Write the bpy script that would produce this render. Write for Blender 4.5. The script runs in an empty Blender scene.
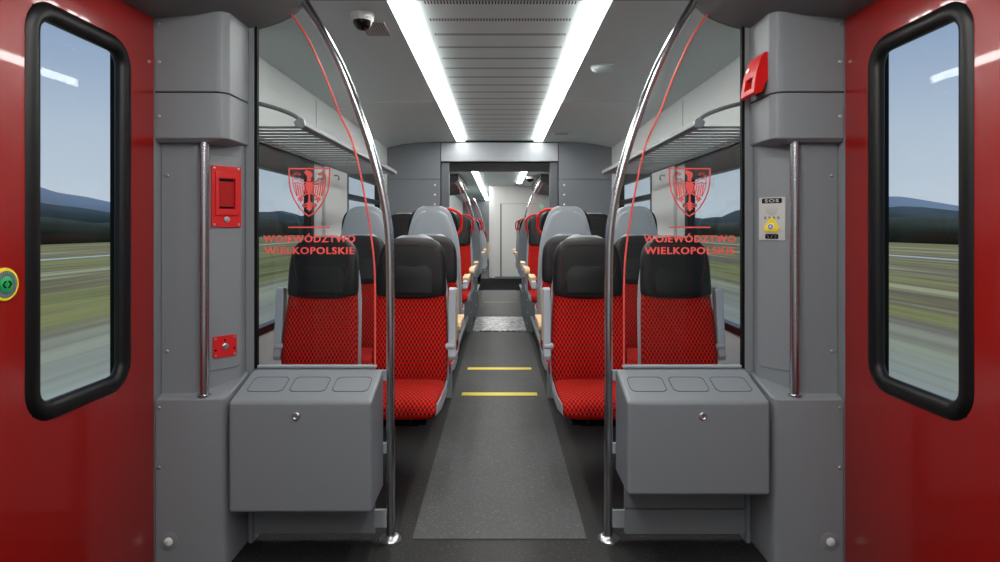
import bpy, bmesh, math
from mathutils import Vector

scene = bpy.context.scene
COL = scene.collection
PI = math.pi

# ------------------------------------------------------------------ materials
def lin(c):
    return tuple(((v / 255) / 12.92) if v / 255 <= 0.04045 else (((v / 255) + 0.055) / 1.055) ** 2.4 for v in c) + (1.0,)

def new_mat(name):
    m = bpy.data.materials.new(name)
    m.use_nodes = True
    nt = m.node_tree
    return m, nt, nt.nodes['Principled BSDF']

class NX:
    """tiny node-expression helper"""
    def __init__(s, nt): s.nt = nt
    def math(s, op, a, b=None, c=None):
        n = s.nt.nodes.new('ShaderNodeMath'); n.operation = op
        for i, v in enumerate((a, b, c)):
            if v is None: continue
            if isinstance(v, (int, float)): n.inputs[i].default_value = v
            else: s.nt.links.new(v, n.inputs[i])
        return n.outputs[0]
    def coords(s, which='Object'):
        t = s.nt.nodes.new('ShaderNodeTexCoord')
        x = s.nt.nodes.new('ShaderNodeSeparateXYZ')
        s.nt.links.new(t.outputs[which], x.inputs[0])
        return t.outputs[which], x.outputs[0], x.outputs[1], x.outputs[2]
    def mix(s, fac, a, b):
        n = s.nt.nodes.new('ShaderNodeMix'); n.data_type = 'RGBA'
        for v, k in ((fac, 0), (a, 6), (b, 7)):
            if isinstance(v, (int, float, tuple)): n.inputs[k].default_value = v
            else: s.nt.links.new(v, n.inputs[k])
        return n.outputs[2]
    def noise(s, vec, scale, detail=2.0, rough=.5, scl=None):
        if scl:
            mp = s.nt.nodes.new('ShaderNodeMapping'); mp.inputs['Scale'].default_value = scl
            s.nt.links.new(vec, mp.inputs[0]); vec = mp.outputs[0]
        n = s.nt.nodes.new('ShaderNodeTexNoise')
        n.inputs['Scale'].default_value = scale; n.inputs['Detail'].default_value = detail
        n.inputs['Roughness'].default_value = rough
        s.nt.links.new(vec, n.inputs['Vector'])
        return n.outputs['Fac']
    def ramp(s, fac, stops):
        n = s.nt.nodes.new('ShaderNodeValToRGB')
        el = n.color_ramp.elements
        while len(el) < len(stops): el.new(.5)
        for e, (p, c) in zip(el, stops): e.position = p; e.color = c
        s.nt.links.new(fac, n.inputs[0])
        return n.outputs[0]
    def bump(s, h, strength, dist=.002):
        n = s.nt.nodes.new('ShaderNodeBump'); n.inputs['Strength'].default_value = strength
        n.inputs['Distance'].default_value = dist
        s.nt.links.new(h, n.inputs['Height'])
        return n.outputs[0]

def plain(name, rgb, rough=.5, metal=0, coat=0, grain=0, spec=.5):
    m, nt, p = new_mat(name)
    p.inputs['Base Color'].default_value = lin(rgb)
    p.inputs['Roughness'].default_value = rough
    p.inputs['Metallic'].default_value = metal
    p.inputs['Coat Weight'].default_value = coat
    p.inputs['Coat Roughness'].default_value = .03
    p.inputs['Specular IOR Level'].default_value = spec
    if grain:
        x = NX(nt); v, *_ = x.coords()
        f = x.noise(v, 220, 2)
        a = tuple(c * (1 - grain) for c in lin(rgb)[:3]) + (1,)
        b = tuple(c * (1 + grain) for c in lin(rgb)[:3]) + (1,)
        nt.links.new(x.mix(f, a, b), p.inputs['Base Color'])
        nt.links.new(x.bump(f, .08, .001), p.inputs['Normal'])
    return m

def emit(name, rgb, strength):
    m, nt, p = new_mat(name)
    p.inputs['Base Color'].default_value = (.8, .8, .8, 1)
    p.inputs['Emission Color'].default_value = lin(rgb)
    p.inputs['Emission Strength'].default_value = strength
    return m

def glass(name, tint, ior=1.45, rough=.0, boost=1.0):
    m, nt, p = new_mat(name)
    nt.nodes.remove(p)
    out = nt.nodes['Material Output']
    lw = nt.nodes.new('ShaderNodeLayerWeight'); lw.inputs['Blend'].default_value = .5
    x = NX(nt)
    f0 = ((ior - 1) / (ior + 1)) ** 2
    f = x.math('MULTIPLY_ADD', x.math('POWER', lw.outputs['Facing'], 5.0), (1 - f0) * boost, f0 * boost)
    tr = nt.nodes.new('ShaderNodeBsdfTransparent'); tr.inputs[0].default_value = tint + (1,)
    gl = nt.nodes.new('ShaderNodeBsdfGlossy'); gl.inputs['Roughness'].default_value = rough
    mx = nt.nodes.new('ShaderNodeMixShader')
    nt.links.new(f, mx.inputs[0]); nt.links.new(tr.outputs[0], mx.inputs[1]); nt.links.new(gl.outputs[0], mx.inputs[2])
    nt.links.new(mx.outputs[0], out.inputs[0])
    return m

GREY = plain('casing grey', (128, 132, 137), .48, grain=.05)
GREY_BIN = plain('bin grey', (126, 131, 136), .45, grain=.04)
GREY_DARK = plain('bulkhead grey', (118, 123, 129), .42, grain=.04)
GREY_SHELL = plain('seat shell grey', (172, 179, 186), .42)
FRAME_GREY = plain('jamb grey', (92, 97, 103), .45)
WALL_LIGHT = plain('wall panel light grey', (200, 205, 206), .55, grain=.03)
CEIL = plain('ceiling panel grey', (200, 216, 216), .5, grain=.03)
VEST_CEIL = plain('vestibule ceiling grey', (112, 115, 117), .45)
RED_DOOR = plain('door red paint', (142, 13, 8), .3, coat=.5)
RED = plain('signal red', (214, 18, 18), .45, spec=.35)
RED_PLATE = plain('plate red', (206, 30, 32), .4)
RED_MARK = plain('printed red', (250, 96, 92), .6)
RED_EDGE = plain('red glass edge', (246, 92, 82), .4)
BLACK_RUBBER = plain('black rubber', (10, 10, 11), .42, spec=.35)
BLACK = plain('black', (6, 6, 6), .7, spec=.2)
BLACK_FRAME = plain('black window frame', (22, 22, 24), .35)
LEATHER = plain('black leather', (16, 16, 17), .5, grain=.03, spec=.35)
PIPING = plain('red piping', (84, 12, 12), .7)
TAN = plain('tan armrest pad', (222, 186, 140), .45)
YELLOW = plain('yellow', (238, 212, 34), .5)
STRIPE_YELLOW = plain('stripe yellow', (232, 216, 84), .6)
STEEL = plain('brushed steel', (200, 202, 206), .2, metal=1)
CHROME = plain('chrome', (205, 206, 208), .3, metal=1)
SCREW = plain('screw metal', (190, 192, 195), .3, metal=1)
PANEL_STEEL = plain('panel steel', (198, 198, 196), .5, metal=.3)
WHITE = plain('white plastic', (225, 225, 223), .35)
WC_WHITE = plain('cabin white', (218, 218, 216), .45)
GREEN = plain('button green', (22, 160, 88), .4)
RING_GREY = plain('button ring grey', (92, 96, 108), .45)
DOME = plain('dark dome', (6, 6, 7), .05)
SILL = plain('sill grey', (158, 164, 170), .4)
LAMP_ON = emit('light strip', (255, 254, 250), 24)
LAMP_VEST = emit('vestibule light strip', (255, 253, 248), 24)
GREEN_LAMP = emit('green signal', (30, 160, 70), .6)
WIN_GLASS = glass('window glass', (.92, .94, .95), 1.45, boost=.36)
PART_GLASS = glass('partition glass', (.93, .945, .94), 1.3)
BOX_GLASS = glass('box glass', (.92, .92, .92), 1.45)

def fabric():
    m, nt, p = new_mat('red dotted fabric')
    x = NX(nt); v, X, Y, Z = x.coords()
    pit = .0215
    u = x.math('DIVIDE', X, pit)
    w = x.math('DIVIDE', x.math('ADD', Z, Y), pit)
    def lattice(du, dw, rad, sx, sy):
        w2 = x.math('ADD', w, dw)
        row = x.math('FLOOR', w2)
        off = x.math('MULTIPLY', x.math('FLOORED_MODULO', row, 2.0), .5)
        fu = x.math('SUBTRACT', x.math('FRACT', x.math('ADD', x.math('ADD', u, off), du)), .5)
        fw = x.math('SUBTRACT', x.math('FRACT', w2), .5)
        d = x.math('SQRT', x.math('ADD', x.math('POWER', x.math('MULTIPLY', fu, sx), 2.0), x.math('POWER', x.math('MULTIPLY', fw, sy), 2.0)))
        return x.math('LESS_THAN', d, rad), fu, fw
    blk, fu, fw = lattice(0, 0, .235, 1.1, .85)
    tan, _, _ = lattice(.5, 0, .11, 1.0, 1.0)
    shade = x.noise(v, 60, 3)
    base = x.mix(shade, lin((150, 6, 6)), lin((205, 14, 14)))
    c = x.mix(blk, base, lin((40, 8, 8)))
    c = x.mix(tan, c, lin((170, 120, 50)))
    nt.links.new(c, p.inputs['Base Color'])
    p.inputs['Roughness'].default_value = .85
    p.inputs['Specular IOR Level'].default_value = .2
    nt.links.new(x.bump(x.noise(v, 300, 2), .2, .001), p.inputs['Normal'])
    return m
FABRIC = fabric()

def speckled(name, base, speck, tan, rough, amount=.665):
    m, nt, p = new_mat(name)
    x = NX(nt); v, *_ = x.coords()
    n1 = x.noise(v, 110, 1); n2 = x.noise(v, 80, 1, scl=(1, 1.13, 1)); n3 = x.noise(v, 3, 4)
    c = x.mix(n3, tuple(k * .85 for k in lin(base)[:3]) + (1,), tuple(k * 1.15 for k in lin(base)[:3]) + (1,))
    c = x.mix(x.math('GREATER_THAN', n1, amount), c, lin(speck))
    c = x.mix(x.math('GREATER_THAN', n2, amount + .01), c, lin(tan))
    nt.links.new(c, p.inputs['Base Color'])
    p.inputs['Roughness'].default_value = rough
    nt.links.new(x.bump(n1, .15, .001), p.inputs['Normal'])
    return m
FLOOR_DARK = speckled('dark speckled floor', (24, 24, 25), (56, 56, 56), (84, 78, 56), .6)
FLOOR_AISLE = speckled('grey aisle floor', (80, 81, 82), (108, 109, 109), (116, 110, 88), .75)

def vent_panel():
    m, nt, p = new_mat('perforated ceiling panel')
    x = NX(nt); v, X, Y, Z = x.coords()
    fy = x.math('ABSOLUTE', x.math('SUBTRACT', x.math('FRACT', x.math('ADD', x.math('DIVIDE', x.math('SUBTRACT', Y, 3.0), .2467), .5)), .5))
    inrow = x.math('LESS_THAN', fy, .021 / .2467)
    inx = x.math('LESS_THAN', x.math('ABSOLUTE', X), .385)
    slot = x.math('GREATER_THAN', x.math('FRACT', x.math('DIVIDE', X, .016)), .5)
    f = x.math('MULTIPLY', x.math('MULTIPLY', inrow, inx), slot)
    nt.links.new(x.mix(f, lin((204, 219, 219)), lin((40, 40, 40))), p.inputs['Base Color'])
    p.inputs['Roughness'].default_value = .5
    return m
VENT_PANEL = vent_panel()

def perforated():
    m, nt, p = new_mat('perforated grille')
    x = NX(nt); v, X, Y, Z = x.coords()
    q = .017
    fx = x.math('SUBTRACT', x.math('FRACT', x.math('DIVIDE', X, q)), .5)
    fy = x.math('SUBTRACT', x.math('FRACT', x.math('DIVIDE', Y, q)), .5)
    d = x.math('SQRT', x.math('ADD', x.math('POWER', fx, 2.0), x.math('POWER', fy, 2.0)))
    nt.links.new(x.mix(x.math('LESS_THAN', d, .33), lin((176, 180, 178)), lin((92, 94, 93))), p.inputs['Base Color'])
    return m
GRILLE = perforated()

def tread():
    m, nt, p = new_mat('tread plate metal')
    x = NX(nt); v, *_ = x.coords()
    n = x.noise(v, 26, 2)
    nt.links.new(x.ramp(n, [(.42, lin((110, 112, 114))), (.65, lin((205, 206, 207)))]), p.inputs['Base Color'])
    p.inputs['Metallic'].default_value = .4; p.inputs['Roughness'].default_value = .4
    nt.links.new(x.bump(n, .6, .003), p.inputs['Normal'])
    return m
TREAD = tread()

def field():
    m, nt, p = new_mat('fields along the track')
    x = NX(nt); v, X, Y, Z = x.coords()
    n = x.noise(v, 1.0, 4, .6, scl=(.35, .012, 1))
    n2 = x.noise(v, 1.0, 3, .6, scl=(1.6, .03, 1))
    grass = x.ramp(n, [(.34, lin((92, 96, 50))), (.45, lin((156, 154, 84))), (.53, lin((112, 98, 72))), (.64, lin((186, 182, 130)))])
    ballast = x.ramp(n2, [(.3, lin((150, 152, 134))), (.7, lin((190, 194, 178)))])
    ax = x.math('ABSOLUTE', X)
    f = x.math('SMOOTH_MIN', x.math('MAXIMUM', x.math('SUBTRACT', 1.0, x.math('DIVIDE', x.math('SUBTRACT', ax, 5.5), 5.0)), 0.0), 1.0, .1)
    nt.links.new(x.mix(f, grass, ballast), p.inputs['Base Color'])
    p.inputs['Roughness'].default_value = .95
    return m
FIELD = field()

def trees():
    m, nt, p = new_mat('distant woodland')
    x = NX(nt); v, X, Y, Z = x.coords()
    n = x.noise(v, 1.0, 4, .6, scl=(.02, .02, .25))
    nt.links.new(x.ramp(n, [(.3, lin((36, 46, 36))), (.7, lin((66, 76, 60)))]), p.inputs['Base Color'])
    p.inputs['Roughness'].default_value = 1
    return m
WOOD = trees()
HAZE_HILL = plain('distant blue hills', (134, 150, 166), 1, spec=0)  # aerial haze painted in as the blue base colour
HAZE_HILL2 = plain('nearer wooded hills', (78, 92, 96), 1, spec=0)  # thinner haze mixed into the colour of the nearer ridge
ROAD = plain('pale road', (205, 205, 196), .9)

# ------------------------------------------------------------------ mesh builder
class MB:
    def __init__(s): s.bm = bmesh.new()
    def _hull(s, rings, cap=True, close=True):
        vs = [[s.bm.verts.new(p) for p in r] for r in rings]
        n = len(rings[0])
        for a, b in zip(vs, vs[1:]):
            for i in range(n if close else n - 1):
                j = (i + 1) % n
                s.bm.faces.new((a[i], a[j], b[j], b[i]))
        if cap:
            s.bm.faces.new(list(reversed(vs[0]))); s.bm.faces.new(vs[-1])
        return s
    loft = _hull
    def box(s, x0, x1, y0, y1, z0, z1):
        return s._hull([[(x0, y0, z), (x1, y0, z), (x1, y1, z), (x0, y1, z)] for z in (z0, z1)])
    def prism(s, pts, axis, a, b):
        f = {'x': lambda p, t: (t, p[0], p[1]), 'y': lambda p, t: (p[0], t, p[1]), 'z': lambda p, t: (p[0], p[1], t)}[axis]
        return s._hull([[f(p, t) for p in pts] for t in (a, b)])
    def tube(s, pts, r, n=10, closed=False):
        P = [Vector(p) for p in pts]
        m = len(P); rings = []; up = None
        for i, p in enumerate(P):
            if closed: t = (P[(i + 1) % m] - P[i - 1]).normalized()
            else: t = (P[min(i + 1, m - 1)] - P[max(i - 1, 0)]).normalized()
            if up is None:
                up = t.orthogonal().normalized()
            up = (up - t * up.dot(t)).normalized()
            sd = t.cross(up)
            rr = r[i] if isinstance(r, (list, tuple)) else r
            rings.append([tuple(p + (up * math.cos(2 * PI * k / n) + sd * math.sin(2 * PI * k / n)) * rr) for k in range(n)])
        if closed:
            rings.append(rings[0])
            return s._hull(rings, cap=False)
        return s._hull(rings)
    def sweep(s, path, prof, normal, closed=True):
        P = [Vector(p) for p in path]; nv = Vector(normal).normalized(); m = len(P); rings = []
        for i, p in enumerate(P):
            if closed: t = (P[(i + 1) % m] - P[i - 1]).normalized()
            else: t = (P[min(i + 1, m - 1)] - P[max(i - 1, 0)]).normalized()
            sd = t.cross(nv)
            rings.append([tuple(p + sd * a + nv * b) for a, b in prof])
        if closed: rings.append(rings[0])
        return s._hull(rings, cap=not closed)
    def lathe(s, prof, c, axis=(0, 0, 1), n=24):
        ax = Vector(axis).normalized(); u = ax.orthogonal().normalized(); w = ax.cross(u); c = Vector(c)
        return s._hull([[tuple(c + ax * h + (u * math.cos(2 * PI * k / n) + w * math.sin(2 * PI * k / n)) * max(r, 1e-4)) for k in range(n)] for r, h in prof])
    def slab(s, pts, d):
        """polygon of 3-D points given a thickness along vector d"""
        d = Vector(d)
        return s._hull([[tuple(p) for p in pts], [tuple(Vector(p) + d) for p in pts]])
    def build(s, name, mat, parent=None, origin=None, mirror=1, bevel=0, seg=2, angle=38, kind=None, label=None):
        bm = s.bm
        if mirror < 0:
            for v in bm.verts: v.co.x = -v.co.x
        if origin is None:
            origin = parent.location if (parent is not None and parent.type == 'EMPTY') else ((0, 0, 0) if parent is None else parent.get('_o', (0, 0, 0)))
            if parent is not None and parent.get('_local'): origin = (0, 0, 0)
        o3 = Vector(origin)
        for v in bm.verts: v.co -= o3
        bmesh.ops.remove_doubles(bm, verts=bm.verts, dist=1e-6)
        bmesh.ops.recalc_face_normals(bm, faces=bm.faces)
        me = bpy.data.meshes.new(name); bm.to_mesh(me); bm.free()
        me.materials.append(mat)
        me.shade_smooth()
        me.set_sharp_from_angle(angle=math.radians(angle))
        o = bpy.data.objects.new(name, me); COL.objects.link(o)
        if parent is not None: o.parent = parent
        else: o.location = o3
        if bevel:
            b = o.modifiers.new('bevel', 'BEVEL'); b.width = bevel; b.segments = seg; b.limit_method = 'ANGLE'
            b.angle_limit = math.radians(30); b.harden_normals = True
        if kind: o['kind'] = kind
        if label: o['label'] = label
        return o

def sub(parent_obj, mb, name, mat, **k):
    """a sub-part: same local frame as its part"""
    org = k.pop('origin', None)
    if org is None: org = (0, 0, 0)
    return mb.build(name, mat, parent_obj, origin=org, **k)

def thing(name, loc, label, cat, group=None, kind=None):
    o = bpy.data.objects.new(name, None); COL.objects.link(o)
    o.location = loc; o.empty_display_size = .1
    if label: o['label'] = label
    if cat: o['category'] = cat
    if group: o['group'] = group
    if kind: o['kind'] = kind
    return o

def tag(o, label, cat, group=None):
    o['label'] = label; o['category'] = cat
    if group: o['group'] = group
    return o

def structure(o): o['kind'] = 'structure'; return o

def rrect(cx, cy, w, h, r, n=6):
    pts = []
    for (sx, sy, a0) in ((1, 1, 0), (-1, 1, 90), (-1, -1, 180), (1, -1, 270)):
        for k in range(n + 1):
            a = math.radians(a0 + 90 * k / n)
            pts.append((cx + sx * (w / 2 - r) + r * math.cos(a), cy + sy * (h / 2 - r) + r * math.sin(a)))
    return pts

def smooth_path(pts, n=8):
    """Catmull-Rom through points"""
    P = [Vector(p) for p in pts]; out = []
    for i in range(len(P) - 1):
        p0, p1, p2, p3 = P[max(i - 1, 0)], P[i], P[i + 1], P[min(i + 2, len(P) - 1)]
        for k in range(n):
            t = k / n
            out.append(tuple(.5 * ((2 * p1) + (p2 - p0) * t + (2 * p0 - 5 * p1 + 4 * p2 - p3) * t * t + (3 * p1 - p0 - 3 * p2 + p3) * t ** 3)))
    out.append(tuple(P[-1]))
    return out

SIDE = {-1: 'left', 1: 'right'}
H = 1.35          # eye height
YP = 2.60         # plane of the glass partitions
YB = 7.75         # bulkhead at the end of the saloon
WX = 1.45         # saloon side wall
DX = 1.36         # vestibule door plane
YEND = 24.0

# ------------------------------------------------------------------ shell of the car
structure(MB().box(-1.6, 1.6, -1.6, YEND + .1, -.06, 0).build('floor', FLOOR_DARK))
structure(MB().box(-.378, .378, YP, YB + .02, 0, .004).build('floor_aisle', FLOOR_AISLE))
structure(MB().box(-.36, .36, 9.15, 13.0, 0, .004).build('floor_aisle', FLOOR_AISLE))
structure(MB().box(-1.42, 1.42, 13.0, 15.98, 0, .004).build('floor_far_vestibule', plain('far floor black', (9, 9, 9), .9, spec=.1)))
for y, lab in ((4.86, 'yellow marking stripe across the grey aisle, the nearer and wider one'), (5.74, 'yellow marking stripe across the grey aisle, the farther and shorter one')):
    hw = .30 if y < 5 else .325
    tag(MB().box(-.305, .305, y - .045, y + .045, .004, .0065).build('floor_stripe', STRIPE_YELLOW, origin=(0, y, .004)), lab, 'floor marking', 'yellow aisle stripes')
tag(MB().box(-.28, .28, 10.85, 10.93, .004, .0065).build('floor_stripe', plain('worn yellow', (140, 128, 60), .6), origin=(0, 10.9, .004)), 'faint worn yellow stripe on the floor beyond the metal threshold plate', 'floor marking', 'yellow aisle stripes')
tag(MB().box(-.35, .35, YB + .06, 9.02, .0, .018).build('threshold_plate', TREAD, origin=(0, 8.4, 0), bevel=.004), 'shiny metal tread plate across the aisle in the gangway', 'threshold plate')

# vestibule ceiling with its coved sides
prof = [(.0, 2.343), (.838, 2.343), (.858, 2.312), (.88, 2.29), (.91, 2.268), (.95, 2.248), (1.0, 2.23), (1.06, 2.214), (1.2, 2.19), (1.45, 2.165)]
full = [(-x, z) for x, z in reversed(prof[1:])] + prof
full = full + [(1.45, 2.6), (-1.45, 2.6)]
structure(MB().prism(full, 'y', -1.6, YP + .02).build('ceiling_vestibule', VEST_CEIL, angle=50))
for s in (-1, 1):
    t = thing('ceiling_light', (s * .49, .6, 2.335), f'long white light strip in the vestibule ceiling, {SIDE[s]} side', 'ceiling light', 'vestibule light strips')
    MB().prism([(.43, 2.35), (.43, 2.325), (.44, 2.312), (.54, 2.312), (.55, 2.325), (.55, 2.35)], 'y', -1.2, 2.05).build('diffuser', LAMP_VEST, t, mirror=s)

# saloon ceiling
cp = [(.546, 2.457), (.62, 2.462), (.8, 2.464), (1.05, 2.453), (1.25, 2.43), (1.38, 2.40), (WX + .05, 2.375)]
for y0, y1, tagname in ((YP + .02, 5.25, 'a'), (5.256, YB + .1, 'b'), (9.1, YEND, 'c')):
    for s in (-1, 1):
        pts = [(x, z) for x, z in cp] + [(WX + .05, 2.6), (.546, 2.6)]
        y1 = 15.97 if (tagname == 'c' and s > 0) else y1
        structure(MB().prism(pts, 'y', y0, y1).build('ceiling_side_panel', CEIL, mirror=s, angle=50))
for s in (-1, 1):
    structure(MB().prism([(x, z - .0035) for x, z in cp] + [(x, z + .004) for x, z in reversed(cp)], 'y', 5.249, 5.257).build(f'trim_ceiling_joint_{SIDE[s]}', WHITE, mirror=s, angle=50))
for y0, y1 in ((YP + .02, 5.25), (5.256, YB - .005), (9.1, YEND)):
    structure(MB().box(-.4375, .4375, y0, y1, 2.477, 2.6).build('ceiling_centre_panel', VENT_PANEL))
for y0, y1, w in ((YP + .03, 7.62, 'nearest saloon'), (9.3, YEND - .2, 'far car')):
    for s in (-1, 1):
        y1 = 14.9 if (y0 > 9 and s > 0) else y1
        t = thing('ceiling_light', (s * .49, (y0 + y1) / 2, 2.47), f'long white ceiling light strip of the {w}, {SIDE[s]} of the vent panel', 'ceiling light', 'saloon light strips')
        MB().prism([(.438, 2.51), (.438, 2.462), (.443, 2.456), (.545, 2.456), (.545, 2.51)], 'y', y0, y1).build('diffuser', LAMP_ON, t, mirror=s)
        MB().box(.438, .545, y0, y1, 2.512, 2.56).build('housing', WHITE, t, mirror=s)

# ceiling fittings
t = thing('dome_camera', (-.715, 3.13, 2.475), 'white dome security camera with black dome on the ceiling', 'camera')
MB().lathe([(.062, .01), (.062, -.02), (.058, -.04), (.05, -.048)], (-.715, 3.13, 2.475)).build('housing', WHITE, t)
MB().lathe([(.05, -.046), (.047, -.062), (.038, -.078), (.024, -.089), (.008, -.094)], (-.715, 3.13, 2.475)).build('dome', DOME, t, label='glossy black camera dome')
t = thing('speaker_grille', (-.69, 3.34, 2.47), 'square perforated grille in the ceiling behind the dome camera', 'grille')
MB().box(-.765, -.625, 3.235, 3.455, 2.4565, 2.476).build('perforated_plate', GRILLE, t)
for x0, x1, y0, y1 in ((-.627, -.621, 3.23, 3.46), (-.769, -.763, 3.23, 3.46), (-.769, -.621, 3.455, 3.461)):
    MB().box(x0, x1, y0, y1, 2.4535, 2.476).build('edge_strip', WHITE, t)
t = thing('smoke_detector', (.71, 4.13, 2.464), 'round pale smoke detector dome on the right ceiling panel', 'smoke detector')
MB().lathe([(.082, .0), (.082, -.012), (.07, -.03), (.045, -.042), (.01, -.046)], (.71, 4.13, 2.464)).build('dome', CEIL, t)
MB().lathe([(.088, .002), (.088, -.008), (.082, -.010)], (.71, 4.13, 2.464)).build('base_ring', WHITE, t)
t = thing('ceiling_vent', (.73, 7.05, 2.472), 'small rectangular vent in the right ceiling panel near the bulkhead', 'vent')
MB().box(.63, .83, 6.97, 7.13, 2.455, 2.478).build('frame', WHITE, t)
MB().box(.65, .81, 6.99, 7.11, 2.453, 2.456).build('slats', GRILLE, t)

# ------------------------------------------------------------------ red doors and vestibule walls
def door_leaf(name, s, y0, y1, wy0, wy1, button):
    t = thing(name, (s * DX, (y0 + y1) / 2, 0), None, None, kind='structure')
    z0, z1, wz0, wz1 = .0, 2.19, .766, 2.034
    hy0, hy1, hz0, hz1 = wy0 + .03, wy1 - .03, wz0 + .03, wz1 - .03
    mb = MB()
    mb.box(DX, DX + .05, y0, hy0, z0, z1); mb.box(DX, DX + .05, hy1, y1, z0, z1)
    mb.box(DX, DX + .05, hy0, hy1, z0, hz0); mb.box(DX, DX + .05, hy0, hy1, hz1, z1)
    mb.build('door_panel', RED_DOOR, t, mirror=s)
    mb = MB(); e = .006
    for a, b, c_, d in ((hy0 - .001, hy0 + e, hz0, hz1), (hy1 - e, hy1 + .001, hz0, hz1), (hy0, hy1, hz0 - .001, hz0 + e), (hy0, hy1, hz1 - e, hz1 + .001)):
        mb.box(DX + .005, DX + .053, a, b, c_, d)
    mb.build('window_jamb', BLACK, t, mirror=s)
    w, h = wy1 - wy0 - .062, wz1 - wz0 - .062
    path = [(DX + .010, p[0], p[1]) for p in rrect((wy0 + wy1) / 2, (wz0 + wz1) / 2, w, h, .075, 8)]
    prof = [(.031 * math.cos(a), .024 * math.sin(a)) for a in [2 * PI * k / 14 for k in range(14)]]
    MB().sweep(path, prof, (1, 0, 0)).build('window_gasket', BLACK_RUBBER, t, mirror=s)
    MB().box(DX + .022, DX + .028, wy0 + .025, wy1 - .025, wz0 + .025, wz1 - .025).build('window_pane', WIN_GLASS, t, mirror=s)
    if button:
        c = (DX, 1.646, 1.195)
        b = MB().lathe([(.046, .0), (.046, -.003), (.044, -.006), (.038, -.0065)], c, (1, 0, 0), 32).build('door_button', YELLOW, t, mirror=s, label='round yellow rimmed door button with green centre')
        o = t.location
        sub(b, MB().lathe([(.0375, -.005), (.0375, -.007), (.026, -.0072)], c, (1, 0, 0), 32), 'button_ring', RING_GREY, mirror=s, origin=o)
        sub(b, MB().lathe([(.0225, -.006), (.0225, -.0085), (.021, -.0095)], c, (1, 0, 0), 32), 'button_cap', GREEN, mirror=s, origin=o)
        mb = MB()
        for k in range(32):
            a = 2 * PI * k / 32
            p = Vector((c[0] - .0074, c[1] + .032 * math.cos(a), c[2] + .032 * math.sin(a)))
            d = Vector((0, math.cos(a), math.sin(a))); e = Vector((0, -math.sin(a), math.cos(a)))
            mb.slab([p - d * .003 - e * .0009, p + d * .003 - e * .0009, p + d * .003 + e * .0009, p - d * .003 + e * .0009], (-.0006, 0, 0))
        sub(b, mb, 'dot_ring', plain('pale green dots', (120, 176, 130), .5), mirror=s, origin=o)
        mb = MB()
        for q in (-1, 1):
            for r in (-1, 1):
                y, z = c[1], c[2]
                mb.slab([(DX - .0098, y + q * .0165, z), (DX - .0098, y + q * .0075, z + r * .010), (DX - .0098, y + q * .0015, z + r * .010), (DX - .0098, y + q * .0105, z)], (-.0008, 0, 0))
        sub(b, mb, 'arrow_mark', BLACK, mirror=s, origin=o)
    return t

door_leaf('door_1', -1, 1.59, 2.36, 1.716, 2.213, True)
door_leaf('door_2', 1, 1.59, 2.36, 1.716, 2.213, False)
door_leaf('door_3', -1, .82, 1.585, .96, 1.45, False)
door_leaf('door_4', 1, .82, 1.585, .96, 1.45, False)
for s in (-1, 1):
    structure(MB().box(DX, DX + .06, -1.6, .815, 0, 2.2).build(f'wall_vestibule_{SIDE[s]}', GREY, mirror=s))
    structure(MB().box(DX + .001, WX + .06, 2.362, YP + .06, 0, 2.2).build(f'wall_corner_{SIDE[s]}', GREY, mirror=s))
structure(MB().box(-1.5, 1.5, -1.66, -1.6, 0, 2.4).build('wall_vestibule_rear', WALL_LIGHT))  # unseen wall behind the camera, added to hold light in, pale for bounce

# ------------------------------------------------------------------ pillar casings beside the doors
def screw(parent, p, axis, s, r=.007):
    return MB().lathe([(r, .002), (r, -.002), (r * .7, -.004), (.001, -.004)], p, axis, 12).build('screw', SCREW, parent, mirror=s)

A0, A1 = Vector((1.22, 2.41, 0)), Vector((1.095, 2.545, 0))        # chamfered face of the upper pillar (right side)
CH = (A1 - A0).normalized()                                         # along the face towards the aisle
CN = Vector((-CH.y, CH.x, 0)); CN = CN if CN.y < 0 else -CN         # outward, to the viewer
def on_face(t, z, out=0.0):
    p = A0 + (A1 - A0) * t + CN * out
    return Vector((p.x, p.y, z))

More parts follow.
